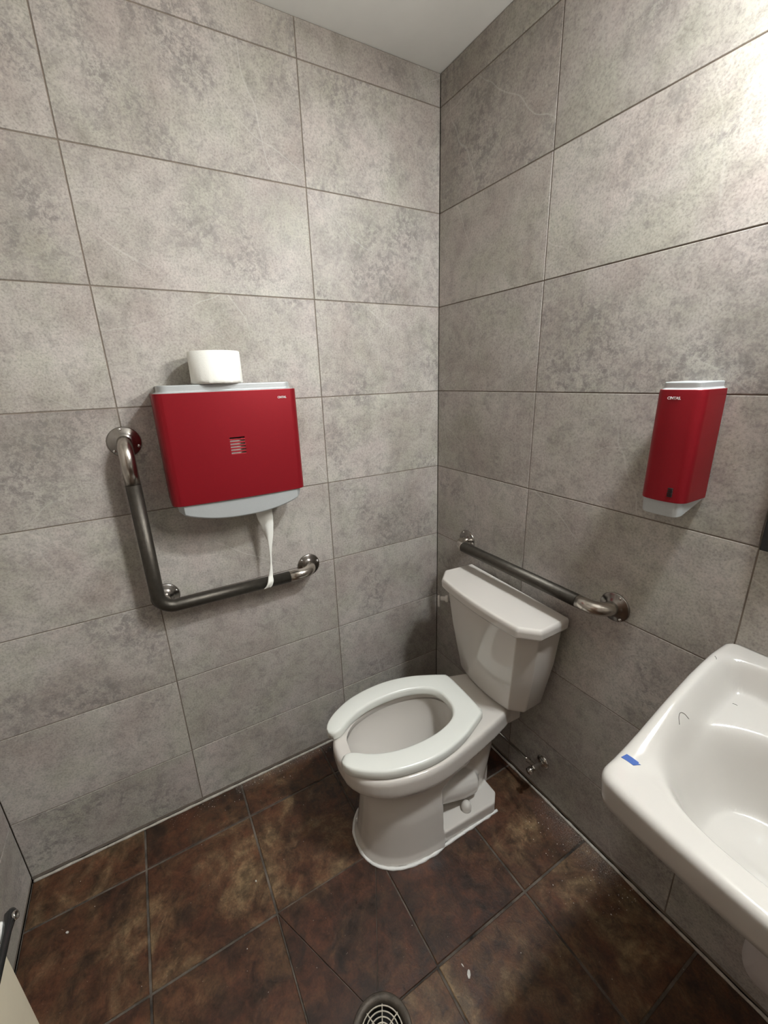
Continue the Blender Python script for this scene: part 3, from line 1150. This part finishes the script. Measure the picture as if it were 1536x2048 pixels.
# underside up to the rim
under = lambda k, dd: [Vector((ctr.x + (p.x - ctr.x) * k, (.215 + (p.y - .215) * k) if p.y > .02 else p.y + dd, 0)) for p in base_o]
rings.append(zring(under(.30, .13), lambda p: .668))
rings.append(zring(under(.50, .09), lambda p: .676))
rings.append(zring(under(.68, .05), lambda p: .70))
rings.append(zring(under(.84, .015), lambda p: .735))
rings.append(zring(under(.93, .003), lambda p: .753))
rings.append(zring(under(.965, 0), lambda p: .757))
rings.append(zring(under(.985, 0), lambda p: .762))
rings.append(zring(under(.992, 0), lambda p: .775))
rings.append(zring(under(.996, 0), lambda p: .79))
for k in range(6):
    a = PI / 2 * k / 5
    ins = RE * (1 - math.cos(a))
    dn = RE * (1 - math.sin(a)) * 1.15
    kx = 1 - ins / (SWD / 2)
    kd = 1 - ins / SDP
    pts = [Vector((ctr.x + (p.x - ctr.x) * kx, p.y * kd if p.y > .02 else p.y, 0)) for p in base_o]
    rings.append(zring(pts, lambda p: sink_z(p.x, p.y) - dn))
last = [Vector((p.x, -p.y, 0)) for p in rings[-1]]
for k in range(1, 60):
    f = (1 - k / 60) ** 1.0
    pts = [ctr.lerp(p, f) for p in last]
    rings.append([Vector((p.x, -p.y, sink_z(p.x, p.y))) for p in pts])
sink = thing('sink', 'white wall-hung sink with raised back ledge at the right edge', 'sink', (SX0, 0, 0))
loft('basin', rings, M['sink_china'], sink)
zb = sink_z(SWD / 2, .285)
lathe('drain_ring', [(0, -.004), (.012, -.003), (.016, .0015), (.021, .002), (.024, -.002), (0, -.008)], (SWD / 2, -.285, zb + .003), (0, 0, 1), M['chrome'], sink, 32)

# things lying on the sink
def on_sink(x, y):
    return sink_z(x - SX0, -y)


V = []
cx_, cy_ = 1.1125, -.3935
u = Vector((.55, .835, 0)).normalized()          # along the strip
u = Vector((.93, .10, 0)).normalized()
v = Vector((-.36, -.93, 0)).normalized()
c4 = [(-.0155, -.0045), (-.0135, .0060), (.0130, .0050), (.0155, -.0052), (.0125, -.0036), (.010, -.0058), (-.004, -.0050)]
pts2 = [Vector((cx_, cy_, 0)) + u * a * .8 + v * b_ * 1.25 for a, b_ in c4]
top = [Vector((p.x, p.y, on_sink(p.x, p.y) + .0012)) for p in pts2]
bot = [Vector((p.x, p.y, on_sink(p.x, p.y) + .0003)) for p in pts2]
V, F = loft_data([bot, top])
tp = mesh_obj('painters_tape', V, F, M['tape'], smooth=False)
tag(tp, 'small torn piece of blue tape stuck on the sink rim', 'tape')

for pts, lab in (([(1.1275, -.262), (1.1215, -.2555), (1.1195, -.2475), (1.1235, -.240), (1.131, -.2345)], 'curled dark hair lying on the left rim of the sink'),
                 ([(1.158, -.121), (1.1625, -.1195), (1.166, -.120)], 'short dark hair fleck on the flat ledge behind the sink bowl'),
                 ([(1.100, -.086), (1.1035, -.0885), (1.106, -.092)], 'short dark hair fleck on the raised back corner of the sink')):
    P = catmull([(x, y, on_sink(x, y) + .0006) for x, y in pts], 18)
    o = tube('hair', P, .00042, M['hair'], n=6)
    tag(o, lab, 'hair', 'stray hairs on the sink')

# wrapped drain trap under the sink
tr = thing('drain_trap', 'pale wrapped drain trap under the sink', 'pipe', (1.340, -.262, .456))
pth = fillet([(0, 0, .210), (0, 0, -.015), (0, .12, -.015), (0, .12, .075), (0, .259, .075)], [.058, .058, .03], 14)
tube('pipe_cover', pth, .038, M['foam'], tr, 28)
lathe('wall_flange', [(0, 0), (.055, 0), (.055, .004), (.045, .010), (.039, .012), (0, .012)], (0, .262, .075), (0, -1, 0), M['chrome'], tr)

# ------------------------------------------------------------------ supply valve beside the toilet
sv = thing('supply_valve', 'small chrome shut-off valve low on the wall behind the toilet', 'valve', (.652, 0, .150))
lathe('escutcheon', [(0, 0), (.026, 0), (.026, .0015), (.020, .006), (.010, .009), (0, .009)], (0, 0, 0), (0, -1, 0), M['chrome'], sv)
V, F = merge_data([lathe_data([(0, .0), (.0065, .0), (.0065, .03), (0, .03)], (0, 0, 0), (0, -1, 0), 16),
                   lathe_data([(0, .028), (.0115, .028), (.0115, .052), (.009, .055), (0, .055)], (0, 0, 0), (0, -1, 0), 6),
                   lathe_data([(0, 0), (.0075, 0), (.0075, .020), (.0095, .020), (.0095, .030), (0, .030)], (-.006, -.041, .002), (-1, 0, .03), 6)])
mesh_obj('valve_body', V, F, M['chrome'], sv, False)
lathe('handle', [(0, .053), (.006, .053), (.006, .060), (.0125, .062), (.0135, .066), (.0125, .076), (0, .077)], (0, 0, 0), (0, -1, 0), M['chrome'], sv, 12)
tube('supply_line', catmull([(-.034, -.041, .003), (-.07, -.041, .004), (-.14, -.038, .000), (-.21, -.036, -.002), (-.28, -.040, .010), (-.325, -.048, .055), (-.335, -.055, .13), (-.330, -.060, .20), (-.325, -.062, .250)], 48), .0048, M['chrome'], sv, 12)

# ------------------------------------------------------------------ floor drain
dr = thing('floor_drain', 'round floor drain with pale metal web grate in the brown floor', 'drain', (DC.x, DC.y, 0))
lathe('rim', [(.0555, -.030), (.0555, -.0085), (.059, -.0035), (.0615, .0008), (.0735, .0016), (.0755, .0004), (.0755, -.0018), (.0625, -.003), (.0620, -.030), (.0555, -.030)], (0, 0, 0), (0, 0, 1), M['drain'], dr, 72)
lathe('sump', [(0, -.040), (.0618, -.040), (.0618, -.031), (0, -.031)], (0, 0, 0), (0, 0, 1), M['dark'], dr, 48)  # near-black disc, shade of the drain's depth put into its colour
parts = []
for r in (.0525, .0425, .0325, .0225, .0125):
    parts.append(lathe_data([(r - .0013, -.0095), (r + .0013, -.0095), (r + .0013, -.0060), (r - .0013, -.0060), (r - .0013, -.0095)], (0, 0, 0), (0, 0, 1), 64))
for k in range(8):
    a = 2 * PI * k / 8 + .28
    d, n_ = Vector((math.cos(a), math.sin(a), 0)), Vector((-math.sin(a), math.cos(a), 0))
    ring = lambda z: [d * .004 + n_ * .0012 + Vector((0, 0, z)), d * .004 - n_ * .0012 + Vector((0, 0, z)), d * .0552 - n_ * .0012 + Vector((0, 0, z)), d * .0552 + n_ * .0012 + Vector((0, 0, z))]
    parts.append(loft_data([ring(-.0098), ring(-.0057)]))
V, F = merge_data(parts)
mesh_obj('grate', V, F, M['grate'], dr, False)

# ------------------------------------------------------------------ waste bin at the left foot of the picture
wb = thing('waste_bin', 'cream waste bin with white top and black rim at the lower left', 'bin', (.80, RY, 0))
BX0, BX1, BD, BH = -.165, .19, .185, .562
box('body', BX0, BX1, .012, BD, 0.0, BH, M['cream'], wb, .006)
box('lid', BX0 - .045, BX1 + .03, .008, BD - .006, BH + .002, BH + .020, M['bin_white'], wb, .006)
tube('rim', [(BX0 - .060, BD + .002, BH + .014), (BX0 - .052, BD + .002, BH + .014), (BX0 - .02, BD + .002, BH + .012), (BX1 + .03, BD + .002, BH + .012)], [.005, .0105, .0065, .0055], M['black'], wb, 20)
lathe('glint_ring', [(.0, -.004), (.004, -.004), (.005, .001), (.0075, .001), (.0085, -.003), (0, -.006)], (BX0 - .043, BD + .0125, BH + .017), (0, 1, .25), M['chrome'], wb, 24)  # chrome ring added to make the glint at the rim tip


# ------------------------------------------------------------------ debris on the floor
def chip(name, pos, sx, sy, ang, lab, h=.0018, tilt=0.0):
    bm = bmesh.new()
    n = 7
    P = []
    for k in range(n):
        a = 2 * PI * k / n
        r = .8 + .35 * random.random()
        P.append(Vector((math.cos(a) * sx * r, math.sin(a) * sy * r, 0)))
    rings_ = [[p.copy() for p in P], [p * .86 + Vector((0, 0, h)) for p in P]]
    V, F = loft_data(rings_)
    Rm = Matrix.Rotation(ang, 4, 'Z') @ Matrix.Rotation(tilt, 4, 'Y')
    V = [Rm @ v for v in V]
    lo = min(v.z for v in V)
    o = mesh_obj(name, [v - Vector((0, 0, lo)) for v in V], F, M['chip'], smooth=False)
    o.location = pos
    return tag(o, lab, 'debris', 'loose plaster chips on the floor')


chip('plaster_chip', (.905, -.574, .0002), .0105, .0045, 2.5, 'largest white plaster flake on the brown floor near the drain', .0015, .12)
chip('plaster_chip', (.883, -.577, .0002), .0055, .0018, .2, 'thin dark-edged sliver just beside the largest white flake', .0012)
chip('plaster_chip', (.228, -1.523, .0002), .0045, .0028, .9, 'small white plaster chip on the floor by the waste bin', .0025)
chip('plaster_chip', (.385, -1.01, .0002), .0035, .0026, .4, 'small white chip on the tan floor tile left of the toilet', .002)

V, F = [], []
rng = random.Random(11)
def speck(x, y, s):
    b_ = len(V)
    a = rng.random() * 6.28
    st = .6 + rng.random()
    for k in range(5):
        q = a + 2 * PI * k / 5
        V.append(Vector((x + math.cos(q) * s * st, y + math.sin(q) * s, .0001)))
    for k in range(5):
        q = a + 2 * PI * k / 5
        V.append(Vector((x + math.cos(q) * s * st * .6, y + math.sin(q) * s * .6, .0001 + s * .5)))
    F.append(tuple(b_ + 4 - k for k in range(5)))
    F.append(tuple(b_ + 5 + k for k in range(5)))
    for k in range(5):
        j = (k + 1) % 5
        F.append((b_ + k, b_ + j, b_ + 5 + j, b_ + 5 + k))
for _ in range(420):
    s = .0005 + .0011 * rng.random() ** 2.5
    q = rng.random()
    if q < .35:
        speck(.68 + .36 * rng.random(), -.015 - abs(rng.gauss(0, .09)), s)
    elif q < .62:
        speck(.014 + abs(rng.gauss(0, .03)), -.5 - .75 * rng.random(), s)
    else:
        x, y = .05 + 1.5 * rng.random(), -1.55 + 1.5 * rng.random()
        if (Vector((x, y)) - DC.xy).length > .08 and not (.28 < x < .66 and y > -.72):
            speck(x, y, s * .8)
o = mesh_obj('plaster_grit', V, F, M['chip'], smooth=False)
tag(o, 'white plaster grit scattered over the brown floor tiles', 'debris', kind='stuff')
